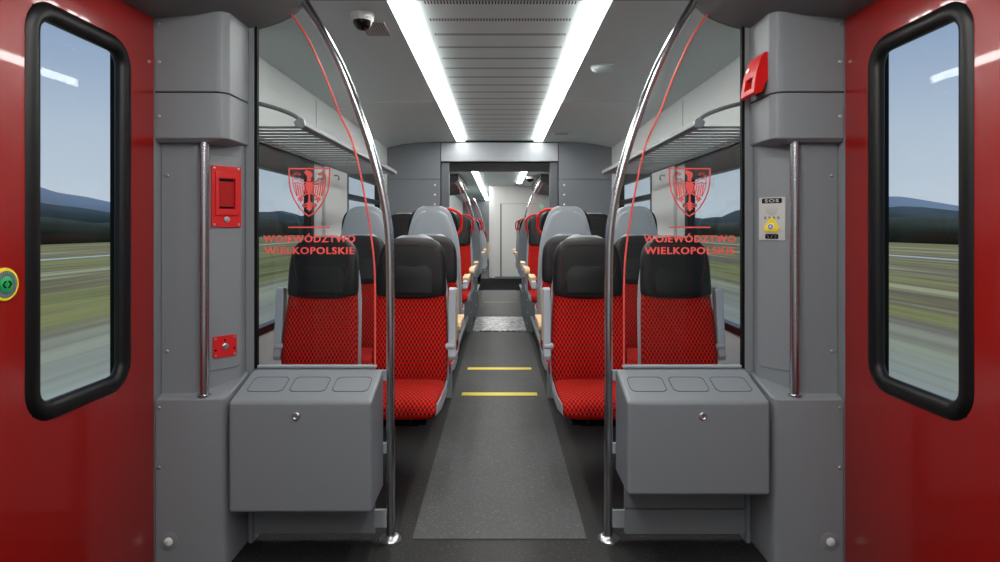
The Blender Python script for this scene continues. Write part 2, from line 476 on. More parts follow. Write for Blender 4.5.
for s in (-1, 1):
    t = thing('pillar_casing', (s * 1.22, 2.5, 0), f'grey moulded pillar casing beside the {SIDE[s]} red door, ' + ('with red alarm box' if s < 0 else 'with steel intercom panel'), 'pillar casing', 'door pillar casings')
    lo = [(DX, 2.365), (1.105, 2.365), (1.088, 2.372), (1.08, 2.392), (1.08, 2.615), (DX, 2.615)]
    def ztop(x, y): return .675 + (y - 2.365) * .25
    MB().loft([[(x, y, 0) for x, y in lo], [(x, y, ztop(x, y)) for x, y in lo]]).build('lower_casing', GREY, t, mirror=s, bevel=.008, seg=3)
    up = [(DX, 2.41), (1.235, 2.41), (1.218, 2.414), (1.208, 2.423), (1.102, 2.538), (1.096, 2.55), (1.095, 2.565), (1.095, 2.613), (DX, 2.613)]
    MB().prism(up, 'z', .67, 1.72).build('upper_casing', GREY, t, mirror=s, bevel=.004)
    # raised access panel on the chamfer
    def face_panel(t0, t1, z0, z1, out, r=.015):
        L = (A1 - A0).length
        pts = [on_face(0, 0, -.001) + CH * (a) + Vector((0, 0, b)) for a, b in rrect((t0 + t1) / 2 * L, (z0 + z1) / 2, (t1 - t0) * L, z1 - z0, r, 5)]
        return MB().slab(pts, CN * (out + .001))
    face_panel(.02, .985, .765, 1.645, .004, .03).build('access_panel', GREY, t, mirror=s, bevel=.003)
    ob = [(DX, 2.365), (1.125, 2.365), (1.098, 2.374), (1.08, 2.405), (1.08, 2.62), (DX, 2.62)]
    ob2 = [(DX, 2.38), (1.165, 2.38), (1.15, 2.384), (1.135, 2.41), (1.11, 2.60), (DX, 2.62)]
    MB().loft([[(x, y, 1.69) for x, y in ob2], [(x, y, 1.705) for x, y in ob], [(x, y, 1.884) for x, y in ob]]).build('overhead_casing_lower', GREY, t, mirror=s, bevel=.005)
    MB().prism([(DX, 2.372), (1.12, 2.372), (1.09, 2.41), (1.09, 2.61), (DX, 2.61)], 'z', 1.880, 1.892).build('seam_shadow_gap', BLACK, t, mirror=s)
    MB().prism(ob, 'z', 1.888, 2.24).build('overhead_casing_upper', GREY, t, mirror=s, bevel=.005)
    for z in (2.155, 2.005, 1.79): screw(t, (1.342, 2.365, z), (0, 1, 0), s)
    for z in (1.56, .855): screw(t, (1.335, 2.41, z), (0, 1, 0), s)
    for z in (.64, .405): screw(t, (1.342, 2.365, z), (0, 1, 0), s)
    MB().lathe([(.036, .002), (.036, -.002), (.030, -.004)], (1.303, 2.365, .115), (0, 1, 0), 28).build('reflector_ring', GREY, t, mirror=s)
    MB().lathe([(.017, .0), (.017, -.006), (.013, -.009)], (1.303, 2.365, .115), (0, 1, 0), 24).build('reflector', WHITE, t, mirror=s, label='round white stud near the floor')
    # grab rail standing on the ledge
    g = thing('grab_rail', (s * 1.178, 2.395, .682), f'straight vertical steel grab rail on the {SIDE[s]} pillar casing beside the door', 'grab rail', 'door grab rails')
    MB().lathe([(.018, .0), (.018, 1.010)], (1.178, 2.395, .683), n=20).build('tube', STEEL, g, mirror=s)
    MB().lathe([(.026, .0), (.026, .004), (.019, .008)], (1.178, 2.395, .681), n=20).build('foot_collar', STEEL, g, mirror=s)
    # jamb profile that holds the glass
    structure(MB().box(1.056, 1.094, 2.585, 2.635, 0.0, 2.215).build(f'trim_{SIDE[s]}', GREY, mirror=s, bevel=.003))
    structure(MB().box(1.0445, 1.0565, 2.5845, 2.606, .745, 2.22).build(f'trim_seal_{SIDE[s]}', BLACK, mirror=s))

# red alarm box on the left pillar
L = (A1 - A0).length
def face_rr(ca, cz, w, h, r, o0, o1, s=-1):
    pts = [on_face(0, 0, o0) + CH * a + Vector((0, 0, b)) for a, b in rrect(ca, cz, w, h, r, 4)]
    return MB().slab(pts, CN * (o1 - o0))
c = .64 * L
t = thing('alarm_box', tuple(Vector((-1, 1, 1)) * on_face(.64, 1.355)), 'red rectangular alarm box with a small window on the left pillar', 'alarm box')
def ring_plate(ca, cz, w, h, r, iw, ih, iz, o0, o1):
    """plate with rectangular opening"""
    mb = MB()
    for a0, a1, b0, b1 in ((-w / 2, -iw / 2, -h / 2, h / 2), (iw / 2, w / 2, -h / 2, h / 2), (-iw / 2, iw / 2, -h / 2, iz - ih / 2), (-iw / 2, iw / 2, iz + ih / 2, h / 2)):
        pts = [on_face(0, 0, o0) + CH * (ca + a) + Vector((0, 0, cz + b)) for a, b in ((a0, b0), (a1, b0), (a1, b1), (a0, b1))]
        mb.slab(pts, CN * (o1 - o0))
    return mb
ring_plate(c, 1.48, .122, .252, .01, .066, .128, .012, .004, .012).build('back_plate', RED_PLATE, t, mirror=-1)
ring_plate(c, 1.492, .094, .178, .006, .066, .126, .0, .012, .019).build('frame', RED_PLATE, t, mirror=-1, bevel=.002)
face_rr(c, 1.492, .07, .13, .003, .0042, .0055).build('inner_panel', RED_PLATE, t, mirror=-1)
for z in (1.548, 1.434):
    face_rr(c, z, .062, .010, .001, .0055, .0062).build('dark_slot', BLACK, t, mirror=-1)
face_rr(c, 1.492, .068, .128, .003, .0145, .016).build('window_pane', BOX_GLASS, t, mirror=-1)
p = on_face(c / L, 1.385, .012)
MB().lathe([(.012, 0), (.012, .004), (.009, .006), (.007, .003), (.001, .003)], p, CN, 20).build('lock', CHROME, t, mirror=-1, label='round chrome key lock')
for a in (-.05, .05):
    for b in (-.116, .116):
        q = on_face((c + a) / L, 1.48 + b, .012)
        MB().lathe([(.005, 0), (.005, .002), (.001, .003)], q, CN, 10).build('screw', SCREW, t, mirror=-1)

c = .61 * L
t = thing('key_switch_plate', tuple(Vector((-1, 1, 1)) * on_face(.61, .815)), 'small square red key switch plate low on the left pillar', 'switch plate')
face_rr(c, .86, .098, .09, .008, .004, .009).build('plate', RED_PLATE, t, mirror=-1, bevel=.001)
MB().lathe([(.013, 0), (.013, .005), (.008, .008), (.001, .008)], on_face(c / L, .86, .009), CN, 18).build('key_lock', SCREW, t, mirror=-1)
for a in (-.039, .039):
    for b in (-.035, .035):
        MB().lathe([(.005, 0), (.005, .002), (.001, .003)], on_face((c + a) / L, .86 + b, .009), CN, 10).build('screw', SCREW, t, mirror=-1)
for a, b in ((0, .026), (-.038, -.012), (.038, -.012)):
    face_rr(c + a, .86 + b, .008, .008, .001, .009, .0096).build('symbol', BLACK, t, mirror=-1)

def text_mesh(body, size, bold=0.0, space=1.0):
    cu = bpy.data.curves.new('text', 'FONT'); cu.body = body; cu.size = size; cu.align_x = 'CENTER'
    cu.offset = bold; cu.space_character = space; cu.resolution_u = 3
    ob = bpy.data.objects.new('text', cu); COL.objects.link(ob)
    dg = bpy.context.evaluated_depsgraph_get()
    me = bpy.data.meshes.new_from_object(ob.evaluated_get(dg))
    bpy.data.objects.remove(ob); bpy.data.curves.remove(cu)
    return me

def text_mb(body, width, height, fn, bold=.0, space=1.0, thick=None):
    """text fitted into width x height; fn maps (a, b) centred coordinates to 3-D"""
    me = text_mesh(body, 1.0, bold, space)
    xs = [v.co.x for v in me.vertices]; ys = [v.co.y for v in me.vertices]
    base = 0.0
    top = [v.co.y for v in me.vertices]
    cap = text_cap(bold)
    # a letter that hangs far below the base line (the J) is set on the line instead
    root = list(range(len(me.vertices)))
    def find(i):
        while root[i] != i: root[i] = root[root[i]]; i = root[i]
        return i
    for e in me.edges: root[find(e.vertices[0])] = find(e.vertices[1])
    isl = {}
    for v in me.vertices: isl.setdefault(find(v.index), []).append(v)
    for vs_ in isl.values():
        lo, hi = min(v.co.y for v in vs_), max(v.co.y for v in vs_)
        if lo < cap[0] - .12 * cap[1] and hi > cap[0] + .5 * cap[1]:
            for v in vs_:
                v.co.y = cap[0] + (v.co.y - lo) * (hi - cap[0]) / (hi - lo)
                v.co.x += .05 * cap[1]
    cx = (min(xs) + max(xs)) / 2; sx = width / (max(xs) - min(xs)); sy = height / cap[1]
    mb = MB()
    vs = [mb.bm.verts.new(fn((v.co.x - cx) * sx, (v.co.y - cap[0]) * sy)) for v in me.vertices]
    for p in me.polygons:
        try: mb.bm.faces.new([vs[i] for i in p.vertices])
        except ValueError: pass
    if thick is not None:
        r = bmesh.ops.extrude_face_region(mb.bm, geom=list(mb.bm.faces))
        for g in r['geom']:
            if isinstance(g, bmesh.types.BMVert): g.co += Vector(thick)
    bpy.data.meshes.remove(me)
    return mb
_cap = {}
def text_cap(bold):
    if bold not in _cap:
        me = text_mesh('E', 1.0, bold)
        ys = [v.co.y for v in me.vertices]; _cap[bold] = (min(ys), max(ys) - min(ys)); bpy.data.meshes.remove(me)
    return _cap[bold]

# SOS intercom on the right pillar
c = .655 * L
t = thing('intercom_panel', tuple(on_face(.615, 1.3)), 'steel emergency intercom panel with yellow call button on the right pillar', 'intercom')
face_rr(c, 1.388, .108, .178, .004, .004, .010).build('face_plate', PANEL_STEEL, t, bevel=.001)
def fpt(ca, cz, out): return lambda a, b: tuple(on_face(0, 0, out) - CH * a + CH * ca + Vector((0, 0, cz + b)))
sg = face_rr(c, 1.463, .082, .021, .004, .010, .0108).build('sos_sign', BLACK, t)
sub(sg, text_mb('SOS', .058, .013, fpt(c, 1.4565, .0112), .02, 1.15), 'lettering', PANEL_STEEL, origin=t.location)
MB().lathe([(.026, 0), (.026, .0006), (.0255, .0008)], on_face(c / L, 1.427, .010), CN, 24).build('speaker_disc', plain('speaker grey', (182, 182, 180), .5), t)
for k in range(4):
    face_rr(c - .027 + .018 * k, 1.392, .008, .012, .002, .010, .0106).build('indicator', plain('indicator grey', (120, 120, 118), .5), t)
tri = []
for k in range(3):
    a0 = math.radians(90 + 120 * k); cx, cz = .024 * math.cos(a0), .024 * math.sin(a0)
    for q in range(-4, 5):
        a = a0 + math.radians(60 * q / 4); tri.append((cx * .9 + .0125 * math.cos(a), cz * .9 + .0125 * math.sin(a)))
b = MB().slab([on_face(0, 0, .010) + CH * (c + a) + Vector((0, 0, 1.358 + z)) for a, z in tri], CN * .008).build('call_button', YELLOW, t, bevel=.002, label='yellow triangular call button')
sub(b, MB().lathe([(.014, 0), (.014, .003), (.012, .004)], on_face(c / L, 1.356, .018), CN, 24), 'button_disc', WHITE, origin=t.location)
sub(b, MB().lathe([(.010, 0), (.010, .0008), (.0095, .001)], on_face(c / L, 1.356, .0222), CN, 24), 'bell_ring', plain('bell blue grey', (88, 92, 120), .5), origin=t.location)
mb = MB()
mb.slab([on_face(0, 0, .0232) + CH * (c + a) + Vector((0, 0, 1.356 + z)) for a, z in ((-.006, -.004), (.006, -.004), (.004, -.001), (.003, .004), (0, .006), (-.003, .004), (-.004, -.001))], CN * .0006)
sub(b, mb, 'bell_mark', WHITE, origin=t.location)
br = face_rr(c, 1.315, .054, .02, .005, .010, .0108).build('braille_sign', BLACK, t)
mb = MB()
for a, z in ((-.018, .0), (-.014, .004), (-.014, -.004), (-.003, .004), (0, 0), (.003, -.004), (.014, 0), (.018, .004), (.014, -.004)):
    mb.lathe([(.0014, 0), (.0014, .0006), (.0005, .001)], on_face((c + a) / L, 1.315 + z, .0108), CN, 8)
sub(br, mb, 'braille_dots', PANEL_STEEL, origin=t.location)
for a in (-.046, .046):
    for z in (-.08, .08):
        MB().lathe([(.003, 0), (.003, .001), (.001, .0012)], on_face((c + a) / L, 1.388 + z, .010), CN, 8).build('screw', SCREW, t)

# emergency brake handle on the right overhead casing
t = thing('emergency_handle', (1.08, 2.5, 1.88), 'red emergency pull handle on the right overhead casing, above the intercom', 'emergency handle')
YH0, YH1 = 2.415, 2.545
side_prof = [(1.08, 2.06), (1.068, 2.06), (1.052, 2.035), (1.036, 1.985), (1.028, 1.94), (1.023, 1.898), (1.030, 1.890), (1.056, 1.899), (1.08, 1.955)]
mb = MB()
# cheeks, front plate above the grip opening, bottom bar
mb.prism(side_prof, 'y', YH0, YH0 + .03); mb.prism(side_prof, 'y', YH1 - .03, YH1)
top = [p for p in side_prof if p[1] >= 1.945]
mb.prism([(1.08, 2.06), (1.068, 2.06), (1.052, 2.035), (1.036, 1.985), (1.0325, 1.966), (1.08, 1.966)], 'y', YH0 + .03, YH1 - .03)
mb.prism([(1.025, 1.918), (1.023, 1.898), (1.030, 1.890), (1.052, 1.898), (1.052, 1.918)], 'y', YH0 + .03, YH1 - .03)
mb.build('handle_body', RED, t, bevel=.0025)
MB().box(1.066, 1.08, YH0 + .03, YH1 - .03, 1.905, 1.955).build('grip_recess', plain('recess red', (120, 10, 10), .6), t)
MB().lathe([(.012, 0), (.012, .004), (.008, .005), (.001, .005)], (1.043, 2.515, 2.008), (-1, 0, .33), 16).build('lock', CHROME, t)

# ------------------------------------------------------------------ glass partitions, poles
ES = 600 / YP
def px(x, y): return ((499.5 - x) / ES, H + (228 - y) / ES)
red_curve = [px(*p) for p in ((375, 366), (375, 290), (373.5, 255), (368, 215), (360, 172), (352, 141), (339, 112), (325.5, 77), (307, 37), (290, 12))]
pole_curve = [px(*p) for p in ((390.5, 538), (390.5, 400), (390.5, 300), (387.5, 220), (371, 148), (347.5, 82), (325, 35), (304, 1))]

ENTRY = {}
def partition(s, y, label, group, writing):
    t = thing('glass_partition', (s * .8, y, 0), label, 'glass partition', group)
    rc = smooth_path([(x, y, z) for x, z in red_curve], 6)
    cove = [(.93, 2.262), (.95, 2.25), (1.0, 2.232), (1.046, 2.218)]
    poly = [(p[0], p[2]) for p in rc] + cove + [(1.046, .752)]
    MB().prism(poly, 'y', y - .003, y + .003).build('glass_pane', PART_GLASS, t, mirror=s)
    MB().tube(rc, .0042, 8).build('red_edge', RED_EDGE, t, mirror=s, label='bright red edge of the glass')
    MB().box(.532, 1.06, y - .012, y + .012, .745, .757).build('sill_rail', SILL, t, mirror=s, bevel=.004)
    MB().box(.54, 1.058, y - .010, y + .010, .14 if s > 0 else .03, .742).build('lower_panel', GREY_BIN, t, mirror=s, bevel=.003)
    if s > 0: MB().box(.54, 1.058, y - .014, y + .012, .03, .136).build('kick_plate', GREY_BIN, t, mirror=s, bevel=.003)
    MB().box(1.058, 1.075, y - .03, y + .02, 0, .742).build('side_profile', GREY, t, mirror=s)
    for z0, z1 in ((.69, .735), (.375, .42), (.055, .13)):
        MB().box(.488, .541, y - .008, y + .008, z0, z1).build('pole_bracket', SILL, t, mirror=s, bevel=.002)
    MB().prism([(.855, 2.335), (.845, 2.31), (.905, 2.285), (.915, 2.3)], 'y', y - .012, y + .012).build('top_bracket', GREY, t, mirror=s)
    g = thing('curved_grab_pole', (s * .472, y, 0), label.replace('glass partition', 'steel grab pole edging the partition') if False else ENTRY[(s, round(y, 1))], 'grab pole', 'curved poles at the partitions')
    pc = smooth_path([(x, y, z) for x, z in pole_curve], 8)
    MB().tube(pc, .0185, 16).build('tube', STEEL, g, mirror=s)
    MB().lathe([(.047, 0), (.047, .006), (.04, .013), (.028, .018), (.02, .02)], (.472, y, .0), n=28).build('foot_flange', CHROME, g, mirror=s)
    if not writing: return t
    cx = .823
    yf = y - .0036
    f2 = lambda dz: (lambda a, b: (s * cx + a, yf, dz + b))
    loc = t.location
    def bold_text(body, w, z):
        mb = text_mb(body, w - .0022, .0305, f2(z), .022, 1.14, (0, -.0008, 0))
        g = bmesh.ops.duplicate(mb.bm, geom=list(mb.bm.verts) + list(mb.bm.edges) + list(mb.bm.faces))['geom']
        dup = {v for v in g if isinstance(v, bmesh.types.BMVert)}
        for v in mb.bm.verts: v.co += Vector((.0006, -.0001, 0)) if v in dup else Vector((-.0006, 0, 0))
        return mb
    for body, w, z in (('WOJEWÓDZTWO', .400, H + (228 - 242.3) / ES), ('WIELKOPOLSKIE', .392, H + (228 - 254.1) / ES)):
        bold_text(body, w, z).build('lettering', RED_MARK, t)
    zl = H + (228 - 227.3) / ES
    MB().box(s * cx - .0905, s * cx + .0905, yf - .0008, yf, zl - .003, zl + .003).build('rule', RED_MARK, t)
    # shield and eagle, laid out in the units of a 432-wide sketch around (211, 160)
    k = 1 / (8.64 * ES)
    zt = H + (228 - 160) / ES
    def E(p): return (s * cx + (p[0] - 211) * k, zt - p[1] * k)
    def stroke(mb, pts, w, n=None):
        P = [Vector((*E(p),)) for p in pts]
        h = w * k / 2
        for i, (a, b) in enumerate(zip(P, P[1:])):
            d = (b - a).normalized(); nn = Vector((-d.y, d.x)) * h
            ext = d * h * .6
            q = [a - ext - nn, b + ext - nn, b + ext + nn, a - ext + nn]
            mb.slab([(v.x, yf, v.y) for v in q], (0, -.0008, 0))
    def fill(mb, pts):
        mb.slab([(E(p)[0], yf, E(p)[1]) for p in pts], (0, -.0009, 0))
    def arc(c0, r, a0, a1, n=10):
        return [(c0[0] + r * math.cos(math.radians(a0 + (a1 - a0) * i / n)), c0[1] + r * math.sin(math.radians(a0 + (a1 - a0) * i / n))) for i in range(n + 1)]
    sh = [(36, 75), (38, 200), (52, 270), (80, 340), (120, 405), (165, 455), (208, 485)]
    shield = sh + [(422 - x, y_) for x, y_ in reversed(sh[:-1])]
    mb = MB(); stroke(mb, shield + [shield[0]], 12)
    mb.build('shield_outline', RED_MARK, t)
    mb = MB()
    M = lambda pts: [(422 - x, y_) for x, y_ in pts]
    fill(mb, [(168, 112), (176, 92), (190, 86), (204, 94), (222, 100), (236, 116), (238, 140), (226, 160), (226, 185), (190, 185), (194, 150), (184, 124), (176, 122)])
    fill(mb, [(182, 190), (238, 190), (244, 225), (238, 262), (224, 294), (198, 294), (184, 262), (178, 225)])
    fill(mb, [(204, 292), (218, 292), (220, 350), (232, 392), (224, 430), (211, 448), (198, 430), (190, 392), (202, 350)])
    for F in (lambda q: q, M):
        stroke(mb, F(arc((105, 145), 22, 60, 330)), 9)
        stroke(mb, F(arc((105, 145), 36, 170, 330)), 8)
        stroke(mb, F([(69, 150), (70, 200), (82, 260), (104, 312)]), 8)
        stroke(mb, F([(128, 158), (138, 178), (160, 192), (188, 196)]), 10)
        stroke(mb, F([(78, 205), (110, 196), (150, 208), (186, 222)]), 10)
        for (a, b), (c_, d) in (((92, 214), (106, 308)), ((110, 216), (124, 312)), ((130, 220), (142, 306)), ((150, 224), (160, 292)), ((168, 230), (176, 280))):
            stroke(mb, F([(a, b), (c_, d)]), 11)
        stroke(mb, F([(196, 288), (172, 300), (150, 318), (132, 330)]), 14)
        fill(mb, F([(112, 326), (134, 318), (158, 330), (164, 350), (146, 350), (142, 376), (128, 354), (114, 350)]))
        stroke(mb, F([(200, 372), (176, 384), (158, 382), (154, 398), (170, 404), (186, 400)]), 13)
        stroke(mb, F([(204, 400), (190, 424)]), 10)
    mb.build('eagle_emblem', RED_MARK, t)
    return t

for s in (-1, 1):
    ENTRY[(s, 2.6)] = f'tall curved steel grab pole nearest the camera, at the {SIDE[s]} glass partition'
    ENTRY[(s, 12.3)] = f'distant curved steel pole in the far car, on the {SIDE[s]}'
ENTRY[(-1, 19.0)] = 'farthest curved steel pole, left of the white cabin'
for s in (-1, 1):
    partition(s, YP, f'clear glass partition with red eagle emblem and lettering, {SIDE[s]} of the aisle', 'lettered glass partitions', True)
    partition(s, 12.3, f'distant plain glass partition beyond the gangway, {SIDE[s]} side', 'far glass partitions', False)
partition(-1, 19.0, 'farthest plain glass partition, left of the white cabin', 'far glass partitions', False)
# far vestibule ceiling
for y0, y1 in ((12.28, 15.6),):
    for s in (-1, 1):
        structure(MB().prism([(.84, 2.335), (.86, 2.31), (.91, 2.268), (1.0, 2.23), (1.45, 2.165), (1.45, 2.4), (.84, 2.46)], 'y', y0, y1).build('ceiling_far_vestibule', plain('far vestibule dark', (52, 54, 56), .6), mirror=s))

# ------------------------------------------------------------------ litter bins
for s in (-1, 1):
    zb = .238 if s < 0 else .306
    t = thing('litter_bin', (s * .775, 2.46, zb), 'taller grey metal litter bin on the left partition' if s < 0 else 'shorter grey metal litter bin with three outlined lid flaps on the right partition', 'litter bin', 'litter bins')
    x0, x1, yf, yb = .499, 1.058, 2.338, 2.586
    MB().prism([(yf, zb), (yb, zb), (yb, .742), (yb - .02, .742), (yf, .672)], 'x', x0, x1).build('body', GREY_BIN, t, mirror=s, bevel=.014, seg=4)
    sl = (.742 - .672) / (yb - .02 - yf); th = math.atan(sl)
    nrm = Vector((0, -math.sin(th), math.cos(th))); al = Vector((0, math.cos(th), math.sin(th)))
    for cx in (.603, .775, .947):
        cc = Vector((cx, yf + .122, .672 + sl * .122))
        pts = [cc + Vector((a, 0, 0)) + al * b for a, b in rrect(0, 0, .142, .105, .022, 5)]
        f = MB().slab([p - nrm * .002 for p in pts], nrm * .0035).build('lid_flap', SILL if False else GREY_BIN, t, mirror=s, bevel=.001)
        ring = MB().tube([tuple(p + nrm * .0005) for p in [cc + Vector((a, 0, 0)) + al * b for a, b in rrect(0, 0, .146, .109, .023, 6)]], .0013, 6, True)
        sub(f, ring, 'flap_gap', plain('flap gap dark', (60, 62, 66), .6), mirror=s, origin=t.location)
    MB().lathe([(.015, .002), (.015, -.004), (.011, -.006), (.008, -.003), (.001, -.003)], (.792 if s < 0 else .792, yf, .617), (0, 1, 0), 20).build('lock', CHROME, t, mirror=s, label='round metal key lock')
    MB().box(.60, .95, 2.584, 2.592, zb + .08, zb + .3).build('mounting_plate', GREY_BIN, t, mirror=s)

# ------------------------------------------------------------------ saloon side walls, windows
WIN = [(2.75, 4.60, .745, 1.72), (5.74, 7.2, .745, 1.86)]
def side_wall(s, name, y0, y1, wins, depth=.06):
    mb = MB(); X0, X1 = WX, WX + depth
    y = y0
    for (a, b, z0, z1) in wins:
        mb.box(X0, X1, y, a - .07, 0, 2.45)
        mb.box(X0, X1, a - .07, b + .07, 0, z0 - .045); mb.box(X0, X1, a - .07, b + .07, z1 + .13, 2.45)
        y = b + .07
    mb.box(X0, X1, y, y1, 0, 2.45)
    structure(mb.build(name, WALL_LIGHT, mirror=s))

nwin = [0]
def side_window(s, a, b, z0, z1, transom=None):
    nwin[0] += 1
    t = thing(f'window_{nwin[0]}', (s * WX, (a + b) / 2, z0), None, None, kind='structure')
    mb = MB(); X0, X1 = WX - .008, WX + .05
    mb.box(X0, X1, a - .07, a, z0 - .045, z1 + .13); mb.box(X0, X1, b, b + .07, z0 - .045, z1 + .13)
    mb.box(X0, X1, a, b, z0 - .045, z0); mb.box(X0, X1, a, b, z1, z1 + .13)
    if transom: mb.box(X0 + .005, X1, a, b, transom - .05, transom)
    mb.build('window_frame', BLACK_FRAME, t, mirror=s)
    MB().box(WX + .025, WX + .031, a - .01, b + .01, z0 - .01, z1 + .01).build('window_pane', WIN_GLASS, t, mirror=s)
    return t

for s in (-1, 1):
    side_wall(s, f'wall_{SIDE[s]}', YP + .06, YB + .1, WIN)
    side_window(s, *WIN[0]); side_window(s, *WIN[1], transom=1.68)
    # pale pillar cover between the two windows
    structure(MB().box(WX - .03, WX, 4.90, 5.60, .2, 1.86).build(f'trim_pillar_{SIDE[s]}', WALL_LIGHT, mirror=s, bevel=.008))
    # panel joints above the windows
    structure(MB().box(WX - .002, WX + .001, 4.74, 4.746, 1.9, 2.36).build(f'trim_joint_{SIDE[s]}', FRAME_GREY, mirror=s))
    FW = [(9.8, 11.6, .8, 1.75), (13.2, 13.9, .5, 1.95)]
    side_wall(s, f'wall_far_{SIDE[s]}', 9.1, YEND, FW)
    for w in FW: side_window(s, *w)
structure(MB().box(-1.5, 1.5, YEND, YEND + .1, 0, 2.5).build('wall_far_end', GREY_DARK))

# luggage racks
for s in (-1, 1):
    t = thing('luggage_rack', (s * 1.22, 4.4, 1.86), f'grey slatted luggage rack over the window on the {SIDE[s]}', 'luggage rack', 'luggage racks')
    y0, y1 = 3.04, 5.74
    MB().prism([(.985, 1.868), (1.0, 1.858), (1.03, 1.862), (1.035, 1.885), (1.01, 1.902), (.99, 1.895)], 'y', y0, y1).build('front_rail', FRAME_GREY, t, mirror=s, bevel=.004)
    MB().box(1.415, 1.45, y0, y1, 1.86, 1.89).build('rear_rail', FRAME_GREY, t, mirror=s)
    n = 25
    for i in range(n):
        y = y0 + .05 + (y1 - y0 - .1) * i / (n - 1)
        MB().box(1.02, 1.43, y - .017, y + .017, 1.864, 1.872).build('slat', GREY, t, mirror=s, bevel=.003)
    for y in (y0, y1):
        arm = smooth_path([(1.0, y, 1.888), (1.05, y, 1.925), (1.15, y, 1.962), (1.28, y, 1.992), (1.448, y, 2.01)], 6)
        MB().tube(arm, .011, 8).build('bracket_arm', GREY, t, mirror=s)
        MB().prism([(.983, 1.87), (1.0, 1.855), (1.03, 1.862), (1.04, 1.885), (1.012, 1.912), (.988, 1.90)], 'y', y - .012, y + .012).build('end_cap', SILL, t, mirror=s, bevel=.003)
    tag(MB().tube([(1.42, 5.15, 1.80), (1.385, 5.15, 1.80), (1.375, 5.15, 1.775), (1.385, 5.15, 1.76)], .006, 8).build('coat_hook', GREY, origin=(s * 1.42, 5.15, 1.78), mirror=s), f'small coat hook on the pale window pillar, {SIDE[s]} side', 'coat hook', 'coat hooks')

# ------------------------------------------------------------------ end bulkhead and gangway
for s in (-1, 1):
    for z0, z1 in ((0, 1.978), (1.983, 2.6)):
        structure(MB().box(.765, WX + .05, YB, YB + .1, z0, z1).build(f'wall_end_{SIDE[s]}', GREY_DARK, mirror=s, bevel=.002))
    structure(MB().box(.762, WX + .05, YB + .02, YB + .1, 0, 2.6).build(f'wall_end_backing_{SIDE[s]}', BLACK, mirror=s))
    structure(MB().box(.655, .757, YB + .03, YB + .16, .0, 2.21).build(f'trim_jamb_{SIDE[s]}', FRAME_GREY, mirror=s, bevel=.006))
    g = thing('gangway_post', (s * .4, YB + .1, 0), f'low grey bolted gangway post beside the metal threshold plate, nearer {SIDE[s]} one', 'gangway post', 'gangway posts')
    MB().box(.345, .655, YB + .005, YB + .055, 0, .78).build('post_body', GREY_DARK, g, mirror=s, bevel=.006)
    for z in (.12, .26, .42, .58):
        MB().lathe([(.008, 0), (.008, -.004), (.002, -.006)], (.362, YB + .005, z), (0, 1, 0), 10).build('bolt', SCREW, g, mirror=s)
    g = thing('gangway_post', (s * .4, 9.06, 0), f'low grey bolted gangway post beside the metal threshold plate, farther {SIDE[s]} one', 'gangway post', 'gangway posts')
    MB().box(.338, .70, 9.04, 9.1, 0, .62).build('post_body', GREY_DARK, g, mirror=s, bevel=.006)
    for z in (.2, .4):
        MB().lathe([(.008, 0), (.008, -.004), (.002, -.006)], (.356, 9.04, z), (0, 1, 0), 10).build('bolt', SCREW, g, mirror=s)
    structure(MB().prism([(.66, YB + .16), (.68, YB + .16), (.8, 9.1), (.78, 9.1)], 'z', 0, 2.3).build(f'wall_gangway_{SIDE[s]}', FRAME_GREY, mirror=s))
    structure(MB().box(.8, WX + .05, 9.06, 9.16, 0, 2.6).build(f'wall_far_bulkhead_{SIDE[s]}', GREY_DARK, mirror=s))
    bo = thing('bolt_row', (s * .825, YB, 1.5), None, None, kind='structure') if False else None
    for z in (1.905, 1.78, 1.655):
        tag(MB().lathe([(.013, 0), (.013, -.005), (.008, -.008), (.001, -.008)], (.835, YB, z), (0, 1, 0), 14).build('bolt', WHITE, origin=(s * .835, YB, z), mirror=s), f'white round bolt cap on the {SIDE[s]} bulkhead panel, ' + {1.905: 'topmost', 1.78: 'middle', 1.655: 'lowest'}[z] + ' of three', 'bolt', 'bulkhead bolt caps')
structure(MB().box(-.757, .757, YB - .01, YB + .1, 2.21, 2.452).build('wall_end_header', plain('header grey', (152, 157, 162), .4), bevel=.006))
structure(MB().box(-.765, .765, YB + .02, YB + .1, 2.2, 2.6).build('wall_end_header_backing', BLACK))
structure(MB().box(-.8, .8, YB + .10, 9.12, 2.205, 2.26).build('ceiling_gangway', plain('gangway dark', (44, 46, 48), .5)))
structure(MB().box(-1.5, 1.5, 9.05, 9.12, 2.26, 2.6).build('wall_far_header', GREY_DARK))

# raised platforms under the seats near the bulkhead
for s in (-1, 1):
    for (y0, y1) in ((4.76, YB), (9.16, 12.1)):
        t = thing('seat_platform', (s * .93, (y0 + y1) / 2, 0), f'low dark seat platform along the {SIDE[s]} of the aisle, ' + ('before the gangway' if y0 < 6 else 'in the far car'), 'platform', 'seat platforms')
        MB().box(.425, WX - .03, y0 + .01, y1 - .02, 0, .214).build('platform_body', FLOOR_DARK, t, mirror=s)
        MB().box(.378, .43, y0, y0 + .03, 0, .212).build('front_post', SILL, t, mirror=s, bevel=.003)
        MB().box(.40, .43, y0 + .03, y1, .18, .2145).build('edge_trim', SILL, t, mirror=s, bevel=.003)

# ------------------------------------------------------------------ seats
def ring(z, w, yc, tf, tb, wing=0.0, n=32, e=3.2, zbend=0.0):
    pts = []
    for k in range(n):
        a = 2 * PI * k / n
        cx, cy = math.cos(a), math.sin(a)
        x = w * math.copysign(abs(cx) ** (2 / e), cx)
        yy = math.copysign(abs(cy) ** (2 / e), cy)
        y = yc + (yy * tf if yy < 0 else yy * tb)
        u = abs(x) / w
        if yy < 0: y -= wing * (u ** 3) * min(1, -yy * 1.5)
        pts.append((x, y, z + zbend * u * u))
    return pts

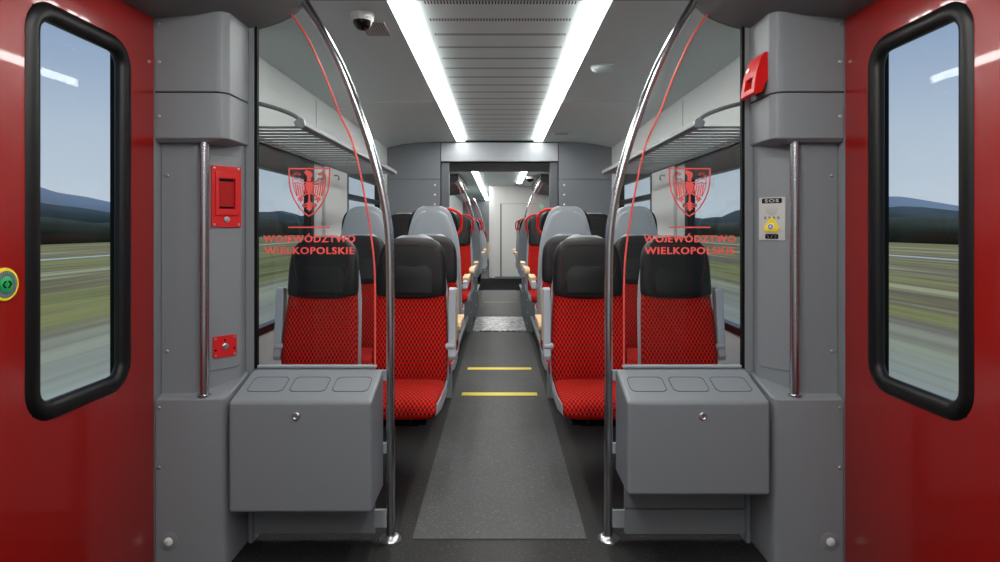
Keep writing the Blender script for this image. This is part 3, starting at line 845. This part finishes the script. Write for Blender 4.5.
def yc(z): return .035 + (z - .45) * .14 - .018 * math.exp(-((z - .62) / .16) ** 2)

MESH = {}
def cached(key, maker):
    """first use builds the mesh object; later uses copy it"""
    if key not in MESH:
        MESH[key] = maker(); return MESH[key]
    return None

def part(parent, key, name, mat, make, **kw):
    """a part (or sub-part) in the seat's own frame; mesh data shared between seats"""
    if key in MESH:
        src = MESH[key]
        o = src.copy(); o.name = name; COL.objects.link(o); o.parent = parent
    else:
        o = make().build(name, mat, parent, origin=(0, 0, 0), **kw); MESH[key] = o
    return o

def backrest_mb():
    return MB().loft([ring(z, w, yc(z), tf, .04, wing=.016) for z, w, tf in
        ((.425, .200, .02), (.44, .214, .034), (.50, .222, .042), (.60, .222, .044), (.70, .219, .042), (.80, .215, .040), (.90, .209, .038), (.975, .203, .034))])
def headrest_mb():
    return MB().loft([ring(z, w, yc(z), tf, .045, wing=.02, zbend=zb) for z, w, tf, zb in
        ((.930, .198, .036, .022), (.936, .206, .046, .021), (.955, .209, .052, .018), (1.04, .208, .054, .01), (1.11, .206, .054, .004), (1.17, .201, .054, .0), (1.212, .192, .052, -.004), (1.248, .177, .048, -.008), (1.272, .160, .040, -.012), (1.288, .138, .028, -.012), (1.295, .115, .014, -.01))])
def neck_pad_mb():
    mb = MB()
    z0, zt = .965, 1.118
    outline = [(-.125, z0), (-.13, 1.06), (-.115, 1.10), (-.08, 1.125), (0, zt), (.08, 1.125), (.115, 1.10), (.13, 1.06), (.125, z0)]
    outline = [(p[0], p[1]) for p in smooth_path([(a, b, 0) for a, b in outline], 4)]
    def fy(x, z): return yc(z) - .052
    r0 = [(x, fy(x, z) + .012, z) for x, z in outline]
    r1 = [(x, fy(x, z) - .003, z) for x, z in outline]
    r2 = [(x * .94, fy(x, z) - .006, z0 + (z - z0) * .94 + .004) for x, z in outline]
    return mb.loft([r0, r1, r2])
def piping_mb():
    pts = [(-.13, 1.03), (-.15, 1.07), (-.165, 1.15), (-.158, 1.20), (-.13, 1.236), (-.06, 1.248), (.06, 1.248), (.13, 1.236), (.158, 1.20), (.165, 1.15), (.15, 1.07), (.13, 1.03)]
    P = smooth_path([(x, yc(z) - .0545 - .02 * (abs(x) / .21) ** 3 + (.004 if z > 1.22 else 0), z) for x, z in pts], 4)
    return MB().tube(P, .0018, 6)
def shell_mb(sc=1.0, dy=0.0, z0=.33):
    lv = ((.33, .18), (.36, .20), (.45, .226), (.70, .224), (.90, .217), (1.0, .209), (1.08, .197), (1.15, .178), (1.215, .157), (1.258, .138), (1.282, .118), (1.296, .095), (1.304, .07))
    return MB().loft([ring(z0 + (z - .33) * ((1.306 - z0 - .0 - (1 - sc) * .3) / (1.306 - .33)), w * sc, yc(z) + .062 + dy, .025, .022, n=32, e=4) for z, w in lv])
def back_panel_mb(): return shell_mb(.87, .008, .50)
def cushion_mb():
    mb = MB()
    rings = []
    for y, w, zt, zb in ((.03, .20, .462, .40), (.0, .210, .474, .385), (-.12, .213, .476, .378), (-.30, .213, .482, .374), (-.40, .211, .482, .370), (-.435, .207, .474, .374), (-.455, .202, .455, .386), (-.464, .195, .435, .402)):
        zc, h = (zt + zb) / 2, (zt - zb) / 2
        r = []
        for k in range(28):
            a = 2 * PI * k / 28; cx, cz = math.cos(a), math.sin(a)
            r.append((w * math.copysign(abs(cx) ** .42, cx), y, zc + h * math.copysign(abs(cz) ** .42, cz)))
        rings.append(r)
    return mb.loft(rings)
def pan_mb():
    mb = MB()
    return mb.loft([[(x * w, y, z + (dz if z < .45 else 0)) for x, z in ((-1, .455), (-1, .385), (-.93, .370), (.93, .370), (1, .385), (1, .455), (.975, .455), (.97, .39), (-.97, .39), (-.975, .455))] for y, w, dz in ((.07, .216, 0), (-.1, .221, 0), (-.30, .220, .004), (-.445, .212, .022))])
def support_mb(): return MB().box(-.05, .05, -.30, .05, .30, .372).box(-.12, .12, -.17, -.09, .26, .31)
def pedestal_mb(): return MB().box(-.05, .05, -.30, .05, .30, .372).box(-.06, .06, -.2, -.06, .0, .31)
def arm_down_mb(sx):
    x = sx * .246
    return MB().prism([(.06, .64), (.05, .70), (-.38, .70), (-.41, .69), (-.41, .665), (-.36, .655), (-.02, .64)], 'x', x - .02, x + .02)
def arm_pad_down_mb(sx):
    x = sx * .246
    return MB().prism([(-.06, .70), (-.06, .725), (-.38, .728), (-.42, .722), (-.435, .70), (-.432, .67), (-.413, .668), (-.413, .70)], 'x', x - .027, x + .027)
def pivot_mb(sx):
    x = sx * .2
    return MB().lathe([(.018, 0), (.020, .004), (.020, .06), (.016, .066)], (x, .035, .63 if False else .655), (sx, 0, 0), 20)
def arm_up_mb(sx):
    x = sx * .248
    return MB().prism([(.06, .575), (.085, .64), (.112, .985), (.102, .995), (.072, .995), (.06, .985), (.02, .64), (.008, .60), (.022, .575)], 'x', x - .022, x + .022)
def arm_pad_up_mb(sx):
    x = sx * .248 + sx * .003
    return MB().prism([(.088, .68), (.104, .68), (.130, .985), (.114, .991), (.108, .985)], 'x', x - .025, x + .025)
def handle_mb(sx):
    P = smooth_path([(sx * .085, yc(1.28) + .055, 1.278), (sx * .14, yc(1.28) + .06, 1.282), (sx * .192, yc(1.26) + .06, 1.262), (sx * .222, yc(1.22) + .055, 1.225), (sx * .226, yc(1.15) + .05, 1.16), (sx * .218, yc(1.11) + .05, 1.115), (sx * .185, yc(1.08) + .055, 1.085)], 6)
    return MB().tube(P, .011, 10)

def seat(x, y, z, facing, label, group, arm=None, arm_side=0, handle=0, window_arm=False):
    """facing -1 = towards the camera, +1 = away; arm_side/handle: sign of local x"""
    t = thing('passenger_seat', (x, y, z), label, 'seat', group)
    t['_local'] = 1
    if facing > 0: t.rotation_euler = (0, 0, PI)
    part(t, 'cushion', 'seat_cushion', FABRIC, cushion_mb)
    part(t, 'back', 'backrest', FABRIC, backrest_mb)
    h = part(t, 'head', 'headrest', LEATHER, headrest_mb, label='black leather headrest')
    part(h, 'pad', 'neck_pad', LEATHER, neck_pad_mb)
    part(h, 'pip', 'piping', PIPING, piping_mb)
    sh = part(t, 'shell', 'back_shell', GREY_SHELL, shell_mb, angle=60)
    part(sh, 'panel', 'shell_inset', GREY_SHELL, back_panel_mb, angle=60)
    part(t, 'pan', 'seat_pan', GREY_SHELL, pan_mb, bevel=.004)
    if y > 4.6: part(t, 'ped', 'pedestal', BLACK, pedestal_mb)
    else: part(t, 'sup', 'support_bracket', BLACK, support_mb)
    if arm:
        a = part(t, ('arm', arm, arm_side), 'armrest', GREY_SHELL, (lambda: arm_up_mb(arm_side)) if arm == 'up' else (lambda: arm_down_mb(arm_side)), bevel=.006, label='grey armrest ' + ('folded up' if arm == 'up' else 'lowered'))
        part(a, ('armpad', arm, arm_side), 'armrest_pad', TAN, (lambda: arm_pad_up_mb(arm_side)) if arm == 'up' else (lambda: arm_pad_down_mb(arm_side)), bevel=.005, label='tan armrest pad')
        part(a, ('pivot', arm_side), 'pivot', GREY_SHELL, lambda: pivot_mb(arm_side))
    if handle:
        part(t, ('handle', handle), 'grab_handle', RED, lambda: handle_mb(handle), label='red grab handle')
    if t.get('_local'): del t['_local']
    return t

XI, XO = .527, 1.054
PZ = .216
rows = [
    # key, y, z, facing, text
    ('A', 3.49, 0, -1, 'first row'),
    ('B', 4.40, 0, -1, 'second row'),
    ('C', 4.92, PZ, 1, 'third row'),
    ('D', 6.50, PZ, -1, 'fourth row'),
    ('E', 7.02, PZ, 1, 'fifth row'),
    ('F', 9.95, PZ, 1, 'far car'),
    ('G', 11.3, PZ, 1, 'far car end'),
]
for s in (-1, 1):
    S = SIDE[s]
    lab = {
        ('A', 0): f'red dotted seat at the aisle beside the {S} steel pole, grey armrest folded up',
        ('A', 1): f'red dotted window seat seen through the {S} lettered glass above the bin',
        ('B', 0): f'second red aisle seat on the {S}, half hidden by the first, tan armrest lowered',
        ('B', 1): f'second row window seat on the {S}, seen past the red glass edge',
        ('C', 0): f'grey-backed aisle seat facing away on the {S}, with the largest red grab handle',
        ('C', 1): f'grey-backed window seat facing away on the {S}, beside the pale window pillar',
        ('D', 0): f'red and black aisle seat facing us behind the first grey-backed pair on the {S}',
        ('D', 1): f'black headrest window seat behind the first grey-backed pair on the {S}',
        ('E', 0): f'aisle seat facing the bulkhead on the {S}, its red handle second along the aisle',
        ('E', 1): f'window seat facing the bulkhead on the {S}, nearest the end wall',
        ('F', 0): f'aisle seat just beyond the gangway on the {S}, with small red handle',
        ('F', 1): f'window seat just beyond the gangway on the {S}',
        ('G', 0): f'farthest aisle seat on the {S}, before the distant glass partition',
        ('G', 1): f'farthest window seat on the {S}, before the distant glass partition',
    }
    for key, y, z, f, _ in rows:
        aisle = -s if f < 0 else s               # aisle side in the seat's own x
        for col, X in ((0, XI), (1, XO)):
            arm, aside, hd = None, 0, 0
            if col == 0:
                arm, aside = ('up' if key == 'A' else 'down'), aisle
                if f > 0: hd = aisle
            elif key == 'A': arm, aside = 'up', -aisle
            seat(s * X, y, z, f, lab[(key, col)], 'red and black passenger seats', arm, aside, hd)
    # cantilever beams that carry the first two rows
    for y, nm in ((3.36, 'first'), (4.27, 'second')):
        tag(MB().box(.45, WX, y - .03, y + .03, .25, .34).build('seat_beam', BLACK, origin=(s * .95, y, .25), mirror=s), f'black beam from the wall under the {nm} row of seats on the {S}', 'beam', 'seat beams')

seat(-.53, 15.0, 0, 1, 'lone distant grey-backed seat left of the white cabin', 'red and black passenger seats', 'up', -1, -1)

# ------------------------------------------------------------------ white cabin in the far car
t = thing('toilet_cabin', (.6, 16.5, 0), 'white rounded toilet cabin closing the far end of the aisle', 'cabin')
pts = [(WX - .035, 16.0), (-.12, 16.0)] + [(-.12 + .16 * math.cos(a), 16.16 + .16 * math.sin(a)) for a in [math.radians(-90 - 15 * k) for k in range(1, 7)]] + [(-.28, 18.3), (WX - .035, 18.3)]
MB().prism(pts, 'z', .02, 2.468).build('cabin_body', WC_WHITE, t, angle=50)
d = MB().box(.055, .95, 15.985, 16.0, .06, 1.99).build('door', WC_WHITE, t)
sub(d, MB().box(.02, .055, 15.98, 16.0, .05, 2.0), 'door_post', FRAME_GREY, origin=t.location)
sub(d, MB().box(.02, 1.0, 15.975, 16.0, 1.99, 2.005), 'door_head', GREY_SHELL, origin=t.location)
MB().box(-.12, WX - .035, 15.985, 16.0, .0, .06).build('kick_strip', GREY_DARK, t)
sg = MB().box(1.02, 1.2, 15.97, 16.0, 1.68, 2.0).build('signal_panel', WC_WHITE, t)
sub(sg, MB().lathe([(.06, 0), (.06, -.02), (.03, -.03)], (1.12, 15.97, 1.92), (0, 1, 0), 16), 'green_light', GREEN_LAMP, origin=t.location)
sub(sg, MB().lathe([(.06, 0), (.06, -.02), (.03, -.03)], (1.12, 15.97, 1.76), (0, 1, 0), 16), 'dark_light', BLACK, origin=t.location)
t = thing('dome_camera', (.62, 12.9, 2.47), 'small dome camera on the far car ceiling, right of the light strip', 'camera')
MB().lathe([(.09, .01), (.09, -.05), (.08, -.07)], (.66, 12.9, 2.475)).build('housing', WHITE, t)
MB().lathe([(.08, -.068), (.07, -.11), (.04, -.135), (.01, -.14)], (.66, 12.9, 2.475)).build('dome', DOME, t)

# ------------------------------------------------------------------ outside
structure(MB().box(-400, 400, -400, 400, -1.0, -.9).build('ground_field', FIELD))
for s in (-1, 1):
    structure(MB().box(31, 32.3, -400, 400, -.9, -.86).build('road_outside', ROAD, mirror=s))
    for nm, X, hgt, th, mat, fr in (('tree_line', 62, 3.9, 8, WOOD, .05), ('hills_outside', 180, 14.5, 30, HAZE_HILL2, .016), ('hills_outside', 400, 44, 60, HAZE_HILL, .007)):
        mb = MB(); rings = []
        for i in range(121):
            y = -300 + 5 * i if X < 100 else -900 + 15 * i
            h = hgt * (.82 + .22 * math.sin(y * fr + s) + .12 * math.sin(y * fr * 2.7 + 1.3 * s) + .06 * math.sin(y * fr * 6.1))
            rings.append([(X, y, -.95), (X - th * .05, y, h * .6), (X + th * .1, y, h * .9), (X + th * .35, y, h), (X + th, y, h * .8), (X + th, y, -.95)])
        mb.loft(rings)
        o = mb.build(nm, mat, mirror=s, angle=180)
        if nm == 'tree_line': tag(o, f'blurred dark green band of woodland outside, {SIDE[s]} of the train', 'woodland'); o['kind'] = 'stuff'
        else: structure(o)

# ------------------------------------------------------------------ world
w = bpy.data.worlds.new('sky'); scene.world = w; w.use_nodes = True
nt = w.node_tree; x = NX(nt)
bg = nt.nodes['Background']
v, X, Y, Z = x.coords('Generated')
r = x.ramp(Z, [(.0, lin((206, 216, 226))), (.14, lin((186, 201, 218))), (.28, lin((140, 164, 198))), (.45, lin((104, 134, 180))), (1.0, lin((90, 120, 168)))])
n = x.noise(v, 2.2, 4, .55, scl=(1, .25, 3))
c = x.mix(x.math('MULTIPLY', n, .25), r, lin((206, 216, 228)))
nt.links.new(c, bg.inputs['Color'])
bg.inputs['Strength'].default_value = 1.0

# ------------------------------------------------------------------ camera
cam = bpy.data.cameras.new('camera'); co = bpy.data.objects.new('camera', cam); COL.objects.link(co)
co.location = (0, 0, H); co.rotation_euler = (PI / 2, 0, 0)
cam.sensor_fit = 'HORIZONTAL'; cam.sensor_width = 36; cam.lens = 36 * .600
cam.shift_y = -.053; cam.shift_x = .0005
cam.clip_start = .05; cam.clip_end = 2000
scene.camera = co
structure(MB().box(-1.62, 1.62, -1.7, YEND + .2, 2.62, 2.68).build('roof', WALL_LIGHT))  # unseen cover added over the ceilings to keep the sun from leaking in
sun = bpy.data.lights.new('sun', 'SUN'); so = bpy.data.objects.new('sun', sun); COL.objects.link(so)
sun.energy = 1.5; sun.angle = math.radians(12); so.rotation_euler = (math.radians(14), 0, 0)

vs = scene.view_settings
vs.view_transform = 'Standard'; vs.look = 'None'; vs.gamma = 1.0; vs.use_curve_mapping = False
vs.exposure = 0.0
